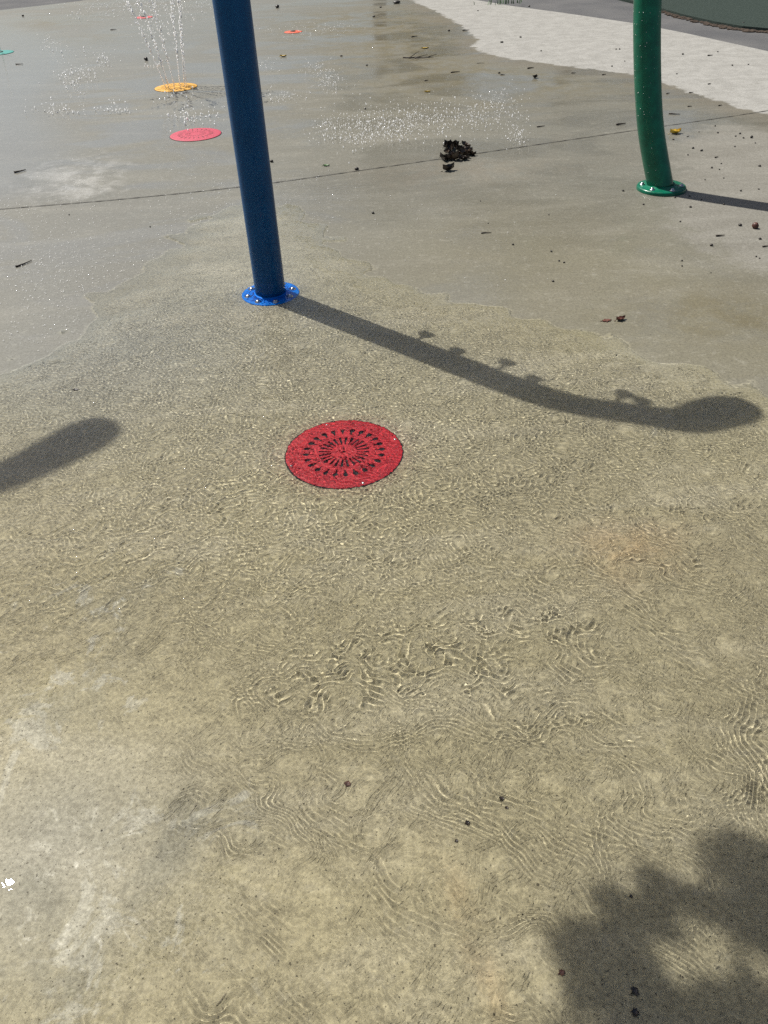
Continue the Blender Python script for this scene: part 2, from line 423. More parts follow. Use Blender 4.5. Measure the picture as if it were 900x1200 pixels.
# edge of the slab, a low step all along it
ev = []
for x, y in zip(xs, yf): ev += [(x, y, 0), (x, y, -.031)]
tag(pyobj('slab_edge', ev, [(2 * i, 2 * i + 2, 2 * i + 3, 2 * i + 1) for i in range(len(xs) - 1)], M['concrete'], smooth=False), kind='structure')

# sawn joint across the slab
jl = [at(-300, 271), at(0, 245.5), at(150, 233), at(300, 217), at(450, 196), at(600, 174), at(750, 152), at(880, 133), at(1000, 113)]
jp = catmull(jl, 30); jv, jf = [], []
for i, p in enumerate(jp):
    t = (jp[min(i + 1, len(jp) - 1)] - jp[max(i - 1, 0)]).normalized(); n = Vector((-t.y, t.x, 0))
    w = .0042 + .0022 * math.sin(i * 1.7) * math.sin(i * .37 + 1); jv += [p + n * w + Vector((0, 0, .003)), p - n * w + Vector((0, 0, .003))]
    if i: jf.append((2 * i - 2, 2 * i, 2 * i + 1, 2 * i - 1))
tag(pyobj('joint_line', jv, jf, M['joint'], smooth=False), kind='structure')

# dark green safety surfacing with a rounded rim, in the corner past the asphalt
rb = [at(772, 9), at(800, 17), at(840, 26), at(870, 31), at(900, 33.5), at(960, 36)] + [Vector((9, 8.4, 0)), Vector((18, 10, 0)), Vector((22, 30, 0)), Vector((8, 34, 0)), Vector((3.6, 22, 0)), Vector((3.3, 16, 0))]
bm = bmesh.new(); tv = [bm.verts.new((p.x, p.y, .004)) for p in rb]; bv = [bm.verts.new((p.x, p.y, -.031)) for p in rb]
bm.faces.new(tv)
for i in range(len(rb)): bm.faces.new((tv[i], bv[i], bv[(i + 1) % len(rb)], tv[(i + 1) % len(rb)]))
bmesh.ops.recalc_face_normals(bm, faces=bm.faces[:])
me = bpy.data.meshes.new('safety_surface'); bm.to_mesh(me); bm.free()
tag(link('safety_surface', me, M['rubber'], smooth=False), kind='structure')
# line of soil and crumbs gathered along the rim
cp = catmull([at(772, 9.8), at(800, 18), at(840, 27.2), at(870, 32), at(900, 34.5), at(960, 37.5)], 10); parts = []
for p in cp:
    for k in range(5):
        r = random.uniform(.012, .035); q = p + Vector((random.gauss(0, .03), random.gauss(-.02, .02), -.026))
        v, f = lathe([(0, .5), (.8, .25), (1, 0), (.7, -.2), (0, -.3)], 7)
        a = random.uniform(0, 6.28); sx = random.uniform(.7, 2)
        parts.append(([q + Vector((r * (c.x * sx * math.cos(a) - c.y * math.sin(a)), r * (c.x * sx * math.sin(a) + c.y * math.cos(a)), r * c.z)) for c in v], f))
tag(pyobj('soil_litter', *merge(parts), M['grime']), 'dark crumbs of soil gathered along the edge of the green surfacing', 'litter', kind='stuff')

# ------------------------------------------------------------------ water film with real ripples
ys = [-.55]
while ys[-1] < 5.3: ys.append(ys[-1] + (.0021 if ys[-1] > .38 else .006) + max(0., .0009 * (ys[-1] - 2)))
ys = np.array(ys, np.float32); NC = 1700
half = 1.15 + np.maximum(ys, 0) * .55; xc = .05 * ys
Xw = (xc[:, None] + half[:, None] * np.linspace(-1, 1, NC, dtype=np.float32)[None]).astype(np.float32)
Yw = np.repeat(ys[:, None], NC, 1).astype(np.float32)
sd = film_edge(Xw, Yw)
sd = np.minimum(sd, np.minimum((Yw + .5) * .9, (half[:, None] - np.abs(Xw - xc[:, None])) * .9))
tA = noise_tile(512, .97, .0090, .017, 3); tF = noise_tile(512, 1.19, .013, .027, 13); tB = noise_tile(512, 1.31, .015, .030, 4); tC = noise_tile(512, 1.33, .0135, .030, 9)
L1, L2 = samp(tL, 3.3, Xw, Yw), samp(tM, 3.9, Xw, Yw)
S1 = samp(tS, 2.1, Xw, Yw); S2 = samp(tS, 2.1, Yw + .7, Xw + .3)
wx, wy = Xw + .010 * L1 + .006 * S1, Yw + .010 * L2 + .006 * S2
def B(px, py, rx, ry, ang=0): return blob(Xw, Yw, at(px, py), rx, ry, ang)
# fine chop under the falling spray
chop = np.clip(.30 + .85 * B(300, 430, 1.0, .75) + .5 * B(560, 520, .7, .5) + .4 * B(430, 640, .6, .35) + .35 * B(860, 440, .5, .5), 0, 1.15)
chop *= 1 - .75 * np.clip(B(90, 1050, .45, .45) + .8 * B(60, 820, .35, .3) + .5 * B(330, 1080, .35, .2) + .5 * B(560, 1100, .3, .2), 0, 1)
chop *= np.clip(.95 + .14 * L2, .5, 1.3)
nf = sstep(Yw, 1.1, 2.1)
H = chop * ((.00046 * (1 - .75 * nf)) * samp(tA, .97, wx, wy) + (.00030 + .00058 * nf) * samp(tF, 1.19, wy, wx))
# flow lines, long crests
fa = math.atan2((at(330, 620) - at(0, 760)).y, (at(330, 620) - at(0, 760)).x)
def rot(a, x, y, st): c, s = math.cos(a), math.sin(a); return (x * c + y * s) / st, (-x * s + y * c)
bx, by = Xw + .016 * L2 + .005 * S1, Yw + .016 * L1 + .005 * S2
flow = np.clip(.9 * B(170, 640, .65, .30, 30) + .5 * B(330, 560, .4, .3) + .5 * B(450, 700, .5, .25), 0, 1)
u, v = rot(fa, bx, by, 3.0); H += .00075 * flow * samp(tB, 1.31, u, v)
flow2 = np.clip(.9 * B(700, 640, .5, .3) + .6 * B(760, 780, .4, .2) + .5 * B(620, 860, .5, .3) + 0.28 * B(480, 960, .5, .25) + .3 * B(560, 1060, .3, .12) + .3 * B(240, 1180, .25, .06), 0, 1) * np.clip(.35 + .8 * L1, 0, 1.3)
u, v = rot(R(-38), bx, by, 2.6); H += .00062 * flow2 * samp(tB, 1.31, u, v)
# broad rings running out from under the pole
rc = at(350, 455); rr_ = np.sqrt((Xw - rc.x) ** 2 + (Yw - rc.y) ** 2)
ring = np.clip(.9 * B(180, 610, .42, .26, 20) + .6 * B(430, 640, .40, .16) + .4 * B(110, 720, .3, .2), 0, 1) * np.clip(.55 + .6 * S2, 0, 1.2)
H += .00042 * ring * np.cos(rr_ * (2 * math.pi / .0165) + 2.4 * L1 + 1.1 * S1)
# bold broken crests
bold = np.clip(1.0 * B(450, 775, .26, .095, 12) + .8 * B(410, 800, .16, .08, 20) + .55 * B(560, 790, .15, .08, -30) + .75 * B(645, 730, .16, .05, -30) + .5 * B(590, 740, .12, .06)
               + .6 * B(770, 665, .14, .05, -35) + .5 * B(440, 660, .10, .05) + .5 * B(830, 600, .15, .06) + .4 * B(620, 860, .16, .04, 10) + .35 * B(320, 690, .2, .05, 30), 0, 1) * np.clip(.75 + .75 * S2, 0, 1.6)
u, v = rot(R(22), bx + .012 * S2, by + .012 * S1, 2.3); H += .0017 * bold * samp(tC, 1.33, u, v)
# arc-shaped trains of capillary waves: px, py, heading, wavelength, half length, half width, height, curvature
rg = np.random.default_rng(11)
TR = [(880, 880, 176, .0155, .045, .17, .00075, 1.5), (868, 930, 172, .012, .06, .10, .00040, 2), (330, 950, 30, .013, .03, .09, .00042, 2), (305, 925, 35, .012, .025, .06, .00036, 1),
      (270, 985, 35, .012, .025, .04, .0004, 2), (370, 985, 28, .012, .03, .06, .00034, 1), (590, 1000, 40, .012, .025, .08, .00045, -2), (610, 1095, 62, .011, .025, .05, .00045, 0),
      (655, 995, 40, .012, .03, .06, .0003, 1), (470, 1185, 85, .012, .02, .06, .0004, 1), (600, 1165, 70, .011, .02, .04, .0003, 1), (310, 1105, 60, .011, .015, .03, .00045, 1), (480, 1190, 80, .012, .02, .07, .0004, 2),
      (505, 850, 100, .012, .04, .10, .00048, 3), (450, 870, 95, .012, .035, .09, .0005, -3), (640, 830, 110, .012, .03, .12, .0004, 4), (780, 1110, 50, .011, .03, .05, .00045, 0), (790, 1090, 50, .011, .02, .05, .0004, 0),
      (260, 1190, 70, .012, .025, .05, .0005, 1), (820, 1010, 60, .012, .03, .08, .0003, 2)]
for i in range(90):
    TR.append((rg.uniform(180, 890), rg.uniform(560, 1000), rg.uniform(0, 180), rg.uniform(.0105, .0155), rg.uniform(.018, .04), rg.uniform(.04, .11), rg.uniform(.00014, .00032), rg.uniform(-2.5, 2.5)))
hx = .60 / NC * 2
for px, py, ang, lam, hl, hw, am, cu in TR:
    c = at(px, py); j0, j1 = np.searchsorted(ys, [c.y - .4, c.y + .4])
    x, y = bx[j0:j1], by[j0:j1]; ca, sa = math.cos(R(ang)), math.sin(R(ang)); dx, dy = x - c.x, y - c.y
    uu, vv = dx * ca + dy * sa, -dx * sa + dy * ca; uu = uu + cu * vv * vv
    e = np.exp(-(uu / hl) ** 2 - (vv / hw) ** 2)
    H[j0:j1] += 1.5 * am * e * np.cos(uu * (2 * math.pi / lam) + .9 * S1[j0:j1])
# small standing fronts where the film meets slower water
for pts, am, w in ((G([(690, 384), (735, 392), (772, 424), (800, 434), (838, 450)]), .0022, .006), (G([(862, 449), (880, 456), (905, 462)]), .0028, .006), (G([(560, 352), (640, 372), (705, 392)]), .0009, .006),
                   (G([(0, 441), (22, 437), (40, 428), (62, 411), (75, 402)]), .0012, .008), (G([(893, 800), (884, 850), (886, 900), (893, 950)]), .0010, .006)):
    H += am * np.exp(-(line_d(Xw + .010 * S1, Yw + .010 * S2, pts) / w) ** 2) * (.7 + .3 * S2)
D0 = .018; CMAX = .62
es = sd
depth = .0070 + (D0 - .0078) * sstep(es, .0, .30)
H *= sstep(es, .0, .12) * (1 - .90 * np.clip(1.5 * B(15, 1030, .22, .24), 0, 1)) * (1 - .35 * sstep(Yw, 3.3, 4.3))
# crest curvature capped to shape how the water focuses sunlight on the floor
def boxblur(a, ax, n):
    c = np.cumsum(np.concatenate([np.repeat(np.take(a, [0], ax) * 0, 1, ax), np.repeat(np.take(a, [0], ax), n, ax), a, np.repeat(np.take(a, [-1], ax), n, ax)], ax), ax, dtype=np.float64)
    k = 2 * n + 1; sl1 = [slice(None)] * 2; sl2 = [slice(None)] * 2; sl1[ax] = slice(k, None); sl2[ax] = slice(0, -k)
    return ((c[tuple(sl1)] - c[tuple(sl2)]) / k).astype(np.float32)
dyv = np.gradient(ys)[:, None]; dxv = (2 * half / (NC - 1))[:, None]
lap = np.gradient(np.gradient(H, axis=0) / dyv, axis=0) / dyv + np.gradient(np.gradient(H, axis=1) / dxv, axis=1) / dxv
q2 = (lap * depth * .25) ** 2
for _ in range(2): q2 = boxblur(boxblur(q2, 0, 10), 1, 10)
qs = np.sqrt(q2); print('curv', np.percentile(qs, [10, 50, 80, 95, 99]))
H *= np.minimum(1.0, (CMAX + .22 * np.clip(bold, 0, 1)) / np.maximum(qs, 1e-6)) ** .92
def hess_min(H):
    gx = np.gradient(H, axis=1) / dxv; gy = np.gradient(H, axis=0) / dyv
    xx = np.gradient(gx, axis=1) / dxv; yy = np.gradient(gy, axis=0) / dyv; xy = np.gradient(gy, axis=1) / dxv
    return (xx + yy) * .5 - np.sqrt(((xx - yy) * .5) ** 2 + xy ** 2)
for _ in range(5):      # round off the sharpest crests
    f = -hess_min(H) * depth * .29
    W = sstep(f, .55, .95); W = np.maximum(W, boxblur(boxblur(W, 0, 1), 1, 1))
    H = H * (1 - W) + boxblur(boxblur(H, 0, 1), 1, 1) * W
print('focus', np.percentile(f, [50, 90, 98, 99.7]))
wm = gridmesh('water', np.stack([Xw, Yw, depth + H], -1).reshape(-1, 3), *Xw.shape, keep=(es > 0).ravel())
wat = tag(link('water', wm, M['water']), kind='structure')
wat.cycles.is_caustics_caster = True
del Xw, Yw, H, wx, wy, bx, by, L1, L2, S1, S2, u, v, sd

# ------------------------------------------------------------------ spray poles
def bolt(parent, x, y, z, r=.011):
    v, f = lathe([(r * 1.75, 0), (r * 1.75, .003), (r * 1.05, .0035), (r, .0095), (r * .75, .012), (0, .0125)], 12)
    o = pyobj('bolt', v, f, M['steel'], parent, recv=True); o.location = (x, y, z); return o

def spray_pole(base, path, rad, paint, flange_paint, label, fl_r, fl_h, bolts, spurs, rot0=0.0, head=1.4):
    root = empty('spray_pole', base)
    tag(root, label, 'water spray pole')
    P = catmull(path, 14)
    nP = len(P); pyobj('tube', *sweep(P, [rad * (1 + (head - 1) * max(0, min(1, (i / nP - .74) / .25)) - .10 * math.sin(math.pi * max(0, min(1, (i / nP - .55) / .40)))) for i in range(nP)], 40), paint, root, recv=True)
    v, f = lathe([(rad * .9, fl_h * .99), (rad * 1.02, fl_h + .012), (rad * 1.12, fl_h + .002), (fl_r - .012, fl_h), (fl_r - .003, fl_h - .003), (fl_r, fl_h * .6), (fl_r, 0.0005)], 72)
    pyobj('base_flange', v, f, flange_paint, root, recv=True)
    for k in range(bolts):
        a = rot0 + 2 * math.pi * k / bolts; rr = (rad + fl_r) / 2 + .004
        bolt(root, rr * math.cos(a), rr * math.sin(a), fl_h + .0005, .009)
    # spray head: flared bell at the end of the hook
    e = P[-1]; t = (P[-1] - P[-3]).normalized(); q = t.to_track_quat('Z', 'Y')
    v, f = lathe([(rad * head * .99, -.01), (rad * head * 1.04, .05), (rad * head * 1.03, .11), (rad * head * .93, .155), (rad * head * .70, .19), (rad * head * .3, .212), (0, .215)], 40)
    pyobj('spray_head', [e + q @ p for p in v], f, paint, root)
    for z, off in spurs:
        # short nozzle stub with a flat cup, on the side of the tube
        i = min(range(len(P)), key=(lambda i: abs(P[i].z - z)) if isinstance(z, float) else (lambda i: (Vector(base) + Vector((P[i].x, P[i].y, 0)) + SHD * (KSH * P[i].z) - z).length)); c = P[i]
        dr = Vector((.669, .743, 0)); s = c + dr * (rad * .9); tp = c + dr * (rad + off)
        v1, f1 = sweep([s, s.lerp(tp, .5) + Vector((0, 0, .004)), tp], .008, 12)
        qq = dr.to_track_quat('Z', 'Y'); v2, f2 = lathe([(0, -.03), (.018, -.024), (.030, -.006), (.032, .012), (.02, .026), (0, .028)], 18)
        pyobj('nozzle', *merge([(v1, f1), ([tp + qq @ p for p in v2], f2)]), paint, root)
    return root


bb = at(317.5, 346.5)
zt = 2.02; tipz = 2.37; tip = over(832, 492, tipz) - bb
mid = Vector((tip.x * .42, tip.y * .42, 2.385))
bpath = [Vector((0, 0, .0)), Vector((0, 0, .6)), Vector((0, 0, 1.2)), Vector((0, 0, 1.6)), Vector((0, 0, zt - .08)), Vector((tip.x * .10, tip.y * .10, zt + .19)), mid - Vector((0, 0, .03)), Vector((tip.x * .75, tip.y * .75 - .012, tipz + .03)), tip + Vector((.0, .015, .0))]
spurs = [(at(x, y), o) for x, y, o in ((510, 388, .055), (556, 402, .02), (604, 424, .065), (636, 438, .02), (712, 470, .065), (738, 484, .03), (832, 486, .05))]
spray_pole(bb, bpath, .0705, M['blue'], M['blue_flange'], 'dark blue water spray pole on bright blue round base in rippling water', .134, .010, 8, spurs, .3, head=1.22)

gb = at(774.5, 221.5)
gpath = [Vector((x, .25 * z - .04 * z * z, z)) for x, z in ((0, 0), (-.085, .27), (-.128, .46), (-.167, .70), (-.196, .95), (-.222, 1.35), (-.225, 1.8), (-.19, 2.2))]
e = gpath[-1]; gpath += [e + Vector((.09, .02, .30)), e + Vector((.30, -.02, .50)), e + Vector((.56, -.06, .56))]
gp = spray_pole(gb, gpath, .0730, M['green'], M['green'], 'dark green curved water spray pole bolted down beyond the red drain', .143, .022, 6, [], .78)
# beads of water clinging to the green tube
PP = catmull(gpath, 14); parts = []
for k in range(170):
    z = random.uniform(.1, 1.35); i = min(range(60), key=lambda i: abs(PP[i].z - z)); a = random.uniform(2.9, 6.6); r = random.uniform(.0010, .0024)
    c = PP[i] + Vector((math.cos(a), math.sin(a), 0)) * .0735
    v, f = lathe([(0, 1.2), (.8, .6), (1, 0), (.75, -.7), (0, -1.1)], 7); parts.append(([c + p * r for p in v], f))
tag(pyobj('water_beads', *merge(parts), M['spray'], gp), kind='stuff').location = (0, 0, 0)

# a third pole, just out of the picture on the left, whose hook throws the shadow on the left
tl = over(76, 527, 3.55); b3 = Vector((tl.x - .62, tl.y - .48, 0)); t3 = tl - b3
p3 = [Vector((0, 0, 0)), Vector((0, 0, 1.1)), Vector((0, 0, 2.2)), Vector((0, 0, 3.1)), Vector((t3.x * .10, t3.y * .10, 3.38)), Vector((t3.x * .42, t3.y * .42, 3.54)), Vector((t3.x * .75, t3.y * .75, 3.59)), t3]
spray_pole(b3, p3, .080, M['blue'], M['blue_flange'], 'hooked spray pole standing left of the view, throwing a short curved shadow', .134, .010, 8, [(1.7, .07)], .1, head=1.15)

# ------------------------------------------------------------------ perforated ground sprayers
def sprayer(center, rad, paint, label, detail=2, z0=.0015, ang=0.0):
    root = empty('ground_sprayer', center, ang)
    tag(root, label, 'ground sprayer', 'round sprayer plates set in the splash pad')
    th = .0035
    v, f = lathe([(0, z0 + th + .004), (rad * .5, z0 + th + .003), (rad * .93, z0 + th + .0005), (rad * .985, z0 + th - .001), (rad, z0 + th * .5), (rad, z0), (0, z0)], 96)
    if detail == 2:
        bm = bmesh.new(); bv = [bm.verts.new(p) for p in v]
        for q in f: bm.faces.new([bv[i] for i in q])
        bmesh.ops.recalc_face_normals(bm, faces=bm.faces[:]); pmesh = bpy.data.meshes.new('plate'); bm.to_mesh(pmesh); bm.free()
        plate = link('plate', pmesh, paint, root, recv=True)
        cv, cf = [], []
        def prism(out):
            o = len(cv); n = len(out)
            cv.extend([Vector((x, y, z0 + th + .03)) for x, y in out] + [Vector((x, y, z0 - .03)) for x, y in out])
            cf.append(tuple(range(o, o + n))); cf.append(tuple(reversed(range(o + n, o + 2 * n))))
            for i in range(n): j = (i + 1) % n; cf.append((o + i, o + n + i, o + n + j, o + j))
        rs = random.Random(5)
        for k in range(24):
            a = 2 * math.pi * k / 24 + .05; c, s = math.cos(a), math.sin(a)
            def loop(pr): return [(rad * (r * c - w * s), rad * (r * s + w * c)) for r, w in pr]
            w = rs.uniform(.8, 1.1)
            prism(loop([(.53, -.013 * w), (.585, -.016 * w), (.635, -.046 * w), (.685, -.042 * w), (.71, 0), (.685, .042 * w), (.635, .046 * w), (.585, .016 * w), (.53, .013 * w)]))
            a += math.pi / 24; c, s = math.cos(a), math.sin(a)
            prism(loop([(.22, -.013), (.43, -.026), (.442, 0), (.43, .026), (.22, .013)]))
        prism([(rad * .028 * math.cos(i * math.pi / 4), rad * .028 * math.sin(i * math.pi / 4)) for i in range(8)])
        cm = bpy.data.meshes.new('cutter'); cm.from_pydata([tuple(p) for p in cv], [], cf); cm.update()
        bm = bmesh.new(); bm.from_mesh(cm); bmesh.ops.recalc_face_normals(bm, faces=bm.faces[:]); bm.to_mesh(cm); bm.free()
        cu = bpy.data.objects.new('cutter', cm); COL.objects.link(cu); cu.parent = root
        md = plate.modifiers.new('slots', 'BOOLEAN'); md.object = cu; md.operation = 'DIFFERENCE'; md.solver = 'EXACT'
        bpy.context.view_layer.update(); dg = bpy.context.evaluated_depsgraph_get()
        nm = bpy.data.meshes.new_from_object(plate.evaluated_get(dg)); plate.modifiers.clear(); plate.data = nm
        bpy.data.objects.remove(cu); nm.polygons.foreach_set('use_smooth', np.zeros(len(nm.polygons), bool))
    else:
        plate = pyobj('plate', v, f, paint, root, recv=True)
        parts = []
        rs = random.Random(9)
        if detail == 1:
            for k in range(22):
                for r0, r1, w, o in ((.52, .70, .019, 0), (.22, .42, .0065, .14)):
                    a = 2 * math.pi * k / 22 + o; c, s = math.cos(a), math.sin(a); w *= rs.uniform(.8, 1.4)
                    pr = [(r0, -w * .4), (r1, -w), (r1, w), (r0, w * .4)]
                    zz = lambda r: z0 + th + .0055 - .004 * r
                    pts = [Vector((rad * (r * c - ww * s), rad * (r * s + ww * c), zz(r))) for r, ww in pr]
                    parts.append((pts, [(0, 1, 2, 3)]))
            pv, pf = merge([(v, f)] + parts); npl = len(f)
            plate.data.clear_geometry(); plate.data.from_pydata([tuple(p) for p in pv], [], pf); plate.data.update(); plate.data.materials.append(M['pit'])
            for i, pl in enumerate(plate.data.polygons): pl.use_smooth = i < npl; pl.material_index = int(i >= npl)
        else:
            v2, f2 = lathe([(.0, z0 + th + .012), (rad * .28, z0 + th + .010), (rad * .32, z0 + th + .002)], 20)
            pyobj('nozzle', v2, f2, M['pit'], root)
    v, f = lathe([(rad * 1.0, z0 - .0006), (rad * 1.02, z0 - .0006)], 96)
    pyobj('rim_gap', v, [tuple(q) for q in f], M['pit'], root, smooth=False, recv=True)
    if detail == 2:
        v, f = lathe([(0, z0 - .0008), (rad * .98, z0 - .0008)], 64); pyobj('sump', v, f, M['pit'], root, smooth=False, recv=True)
        for k in range(4):
            a = .35 + k * math.pi / 2; v, f = lathe([(0, .003), (.0035, .0028), (.0055, .001), (.0058, 0)], 12)
            o = pyobj('screw', v, f, M['steel'], root, recv=True); o.location = (rad * .94 * math.cos(a), rad * .94 * math.sin(a), z0 + th - .0005)
    return root

sprayer(at(403.4, 532.8), .1965, M['red'], 'bright red perforated plate under rippling water, nearest of the round sprayers', 2)
sprayer(at(229.4, 158), .197, M['pink'], 'faded red perforated plate with black slots on wet grey concrete behind the blue pole', 1, ang=.2)
sprayer(at(206.2, 102.6), .202, M['yellow'], 'yellow orange round plate with thin water jets rising from it', 1, ang=.1)
sprayer(at(168.5, 20.5), .13, M['salmon'], 'small pinkish red round plate far behind the yellow one', 0)
sprayer(at(343.5, 37.6), .115, M['orange'], 'small orange red plate far off, just right of the blue pole', 0)
sprayer(at(-1, 62), .17, M['teal'], 'teal green round plate at the left edge of the splash pad view', 0)

# ------------------------------------------------------------------ jets and spray
DROP = lathe([(0, 1.15), (.72, .7), (1, 0), (.72, -.7), (0, -1.1)], 7)
def drops(items):
    parts = []
    for c, r, el in items:
        parts.append(([c + Vector((p.x * r, p.y * r, p.z * r * el)) for p in DROP[0]], DROP[1]))
    return merge(parts)

yc = at(206.2, 102.6)
fr = empty('water_fountain', yc); tag(fr, 'thin water jets fanning up from the yellow plate and breaking into drops', 'fountain')
rs = random.Random(21); sp = []; items = []
for k in range(11):
    a = 2 * math.pi * k / 11 + .2; r0 = .10
    vx, vy = math.cos(a) * rs.uniform(.6, 1.5) - .06, math.sin(a) * rs.uniform(.4, 1.0); vz = rs.uniform(4.0, 4.9)
    tb = rs.uniform(.05, .085)
    f = lambda t: Vector((r0 * math.cos(a) * (1 - min(t * 6, 1) * .45) + vx * t, r0 * math.sin(a) + vy * t, .01 + vz * t - 4.9 * t * t))
    pth = [f(tb * i / 6) for i in range(7)]
    o = pyobj('jet', *sweep(pth, [.0046 - .0003 * i for i in range(7)], 8), M['jet'], fr)
    t = tb * .9
    while t < .5:
        p = f(t); s = .004 + .05 * (t - tb)
        if rs.random() < .62: items.append((p + Vector((rs.gauss(0, s), rs.gauss(0, s), rs.gauss(0, .006))), rs.uniform(.0030, .0070) * (1.6 if rs.random() < .15 else 1), rs.uniform(1, 3.0)))
        t += rs.uniform(.0015, .0055)
for k in range(26): # stray splash arc on the left of the jets
    x = rs.random(); items.append((Vector((-.27 + .26 * x + rs.gauss(0, .008), 0, .20 + .05 * x * x - .02 * math.sin(3 * x) + rs.gauss(0, .008))), rs.uniform(.0035, .0065), 1.2))
for k in range(420):
    z = .30 + .95 * rs.random() ** .7; w = .10 + .34 * z
    items.append((Vector((rs.gauss(-.05, w * .55), rs.gauss(0, w * .4), z)), rs.uniform(.0016, .0048), rs.uniform(1, 2.6)))
tag(pyobj('falling_drops', *drops(items), M['spray'], fr), kind='stuff')
tc = at(2, 63)
tag(pyobj('water_jet', *sweep([tc + Vector((0, 0, .02)), tc + Vector((-.005, 0, .14)), tc + Vector((-.02, 0, .30)), tc + Vector((-.05, 0, .5))], [.006, .005, .0045, .003], 8), M['jet']), 'single thin water jet above the teal plate at the left edge', 'water jet')

def patch(n, px, py, sx, sy, r0, r1, zmax, el=2.4, gauss=True):
    out = []
    while len(out) < n:
        x, y = (rs.gauss(px, sx), rs.gauss(py, sy)) if gauss else (rs.uniform(px - sx, px + sx), rs.uniform(py - sy, py + sy))
        p = at(x, y)
        if p.y < 1.9: continue
        z = zmax * rs.random() ** 2.2
        out.append((Vector((p.x, p.y, z + .004)), (rs.uniform(r0, r1) if rs.random() < .9 else r1 * 1.3) * 1.5, rs.uniform(.8, el)))
    return out
it = []
for px, py, sx, sy, n in ((440, 148, 30, 10, 260), (410, 160, 18, 5, 90), (455, 158, 16, 5, 80), (500, 143, 26, 8, 150), (545, 138, 24, 10, 150), (585, 130, 12, 12, 90), (606, 163, 7, 5, 45), (385, 96, 10, 6, 80), (385, 150, 8, 5, 30),
                         (340, 40, 22, 4, 50), (386, 34, 20, 3, 40), (325, 117, 16, 3, 60), (310, 78, 8, 5, 24), (370, 84, 10, 3, 40)):
    it += patch(int(n * 2.0), px, py, sx * 1.1, sy * 1.15, .0005, .0021, .07)
tag(pyobj('splashing_drops', *drops(it), M['spray']), 'white sparkling splash of falling drops on concrete between the two poles', 'splash', kind='stuff')
it = []
for px, py, sx, sy, n in ((190, 4, 34, 6, 190), (120, 14, 30, 8, 90), (95, 92, 14, 5, 50), (85, 100, 10, 8, 40), (70, 132, 16, 2, 50), (133, 131, 10, 2, 30), (122, 75, 6, 3, 26), (60, 55, 8, 4, 24), (219, 139, 6, 2, 22), (230, 139, 22, 8, 50), (250, 12, 20, 8, 50),
                         (205, 115, 14, 4, 20), (108, 66, 24, 8, 20)):
    it += patch(int(n * 1.5), px, py, sx, sy, .0010, .0036, .10)
tag(pyobj('scattered_drops', *drops(it), M['spray']), 'scattered white drops landing around the yellow and pink plates', 'splash', kind='stuff')
it = []
for px, py, sx, sy, n in ((40, 300, 50, 40, 330), (70, 360, 60, 35, 260), (150, 300, 60, 30, 200), (240, 250, 30, 30, 220), (300, 265, 50, 35, 200), (360, 270, 25, 40, 120), (90, 215, 25, 14, 90), (20, 250, 20, 10, 50), (200, 330, 70, 14, 140), (520, 275, 80, 30, 60), (470, 60, 40, 30, 70)):
    it += patch(int(n * 1.6), px, py, sx, sy, .0005, .0013, .002, 1.0)  # splash droplets, kept tiny and white to stand in for sun glints
tag(pyobj('droplet_glitter', *drops(it), M['spray']), 'fine white droplets imitating sun glints on the wet grey concrete around the blue pole', 'droplets', kind='stuff')

# ------------------------------------------------------------------ leaf litter, twigs and pebbles
def leaf_mesh(name, L, W, curl, material, seed, lobes=0):
    r = random.Random(seed); V, F = [], []; n = 9
    for i in range(n):
        t = i / (n - 1); w = W * (math.sin(math.pi * t ** .8) + .04) * (1 + .35 * math.sin(i * 2.4 + seed) * (lobes > 0))
        for j in range(-2, 3):
            s = j / 2; V.append(Vector(((t - .5) * L, s * w, curl * L * (s * s * .5 + (t - .5) ** 2 * 1.1) + r.uniform(-.06, .06) * W)))
        if i:
            for j in range(4): a = (i - 1) * 5 + j; F.append((a, a + 1, a + 6, a + 5))
    zmin = min(v.z for v in V); V = [Vector((v.x, v.y, v.z - zmin + .0008)) for v in V]
    m2 = len(V); V += [v + Vector((0, 0, .0009)) for v in V]; F2 = [tuple(reversed([i for i in f])) for f in F]; F = F2 + [tuple(i + m2 for i in f) for f in F]
    v, f = sweep([Vector((-.5 * L, 0, .002)), Vector((-.66 * L, r.uniform(-.1, .1) * L, .002))], .0011 + L * .006, 6)
    V, F = merge([(V, F), (v, f)]); return V, F

def pebble_mesh(r0, seed, flat=.6):
    r = random.Random(seed); bm = bmesh.new(); bmesh.ops.create_icosphere(bm, subdivisions=2, radius=r0)
    sx, sy = r.uniform(.8, 1.4), r.uniform(.7, 1.1)
    for v in bm.verts:
        k = 1 + r.uniform(-.16, .16); v.co = Vector((v.co.x * sx * k, v.co.y * sy * k, v.co.z * flat * k + r0 * flat * .85))
    V = [v.co.copy() for v in bm.verts]; F = [tuple(v.index for v in f.verts) for f in bm.faces]; bm.free(); return V, F

def twig_mesh(L, r0, seed, forks=0):
    r = random.Random(seed); parts = []
    def stem(a, d, L, r0):
        pts = [a]; n = 5
        for i in range(n): d = (d + Vector((r.uniform(-.25, .25), r.uniform(-.25, .25), 0))).normalized(); pts.append(pts[-1] + d * (L / n))
        pts = [Vector((p.x, p.y, max(p.z, r0))) for p in pts]
        parts.append(sweep(pts, [r0 * (1 - .6 * i / n) for i in range(n + 1)], 7)); return pts
    pts = stem(Vector((-L / 2, 0, r0)), Vector((1, 0, 0)), L, r0)
    for k in range(forks):
        p = pts[1 + k % 4]; a = r.choice((-1, 1)) * r.uniform(.5, 1.2); stem(p, Vector((math.cos(a), math.sin(a), r.uniform(0, .25))), L * r.uniform(.3, .55), r0 * .7)
    return merge(parts)

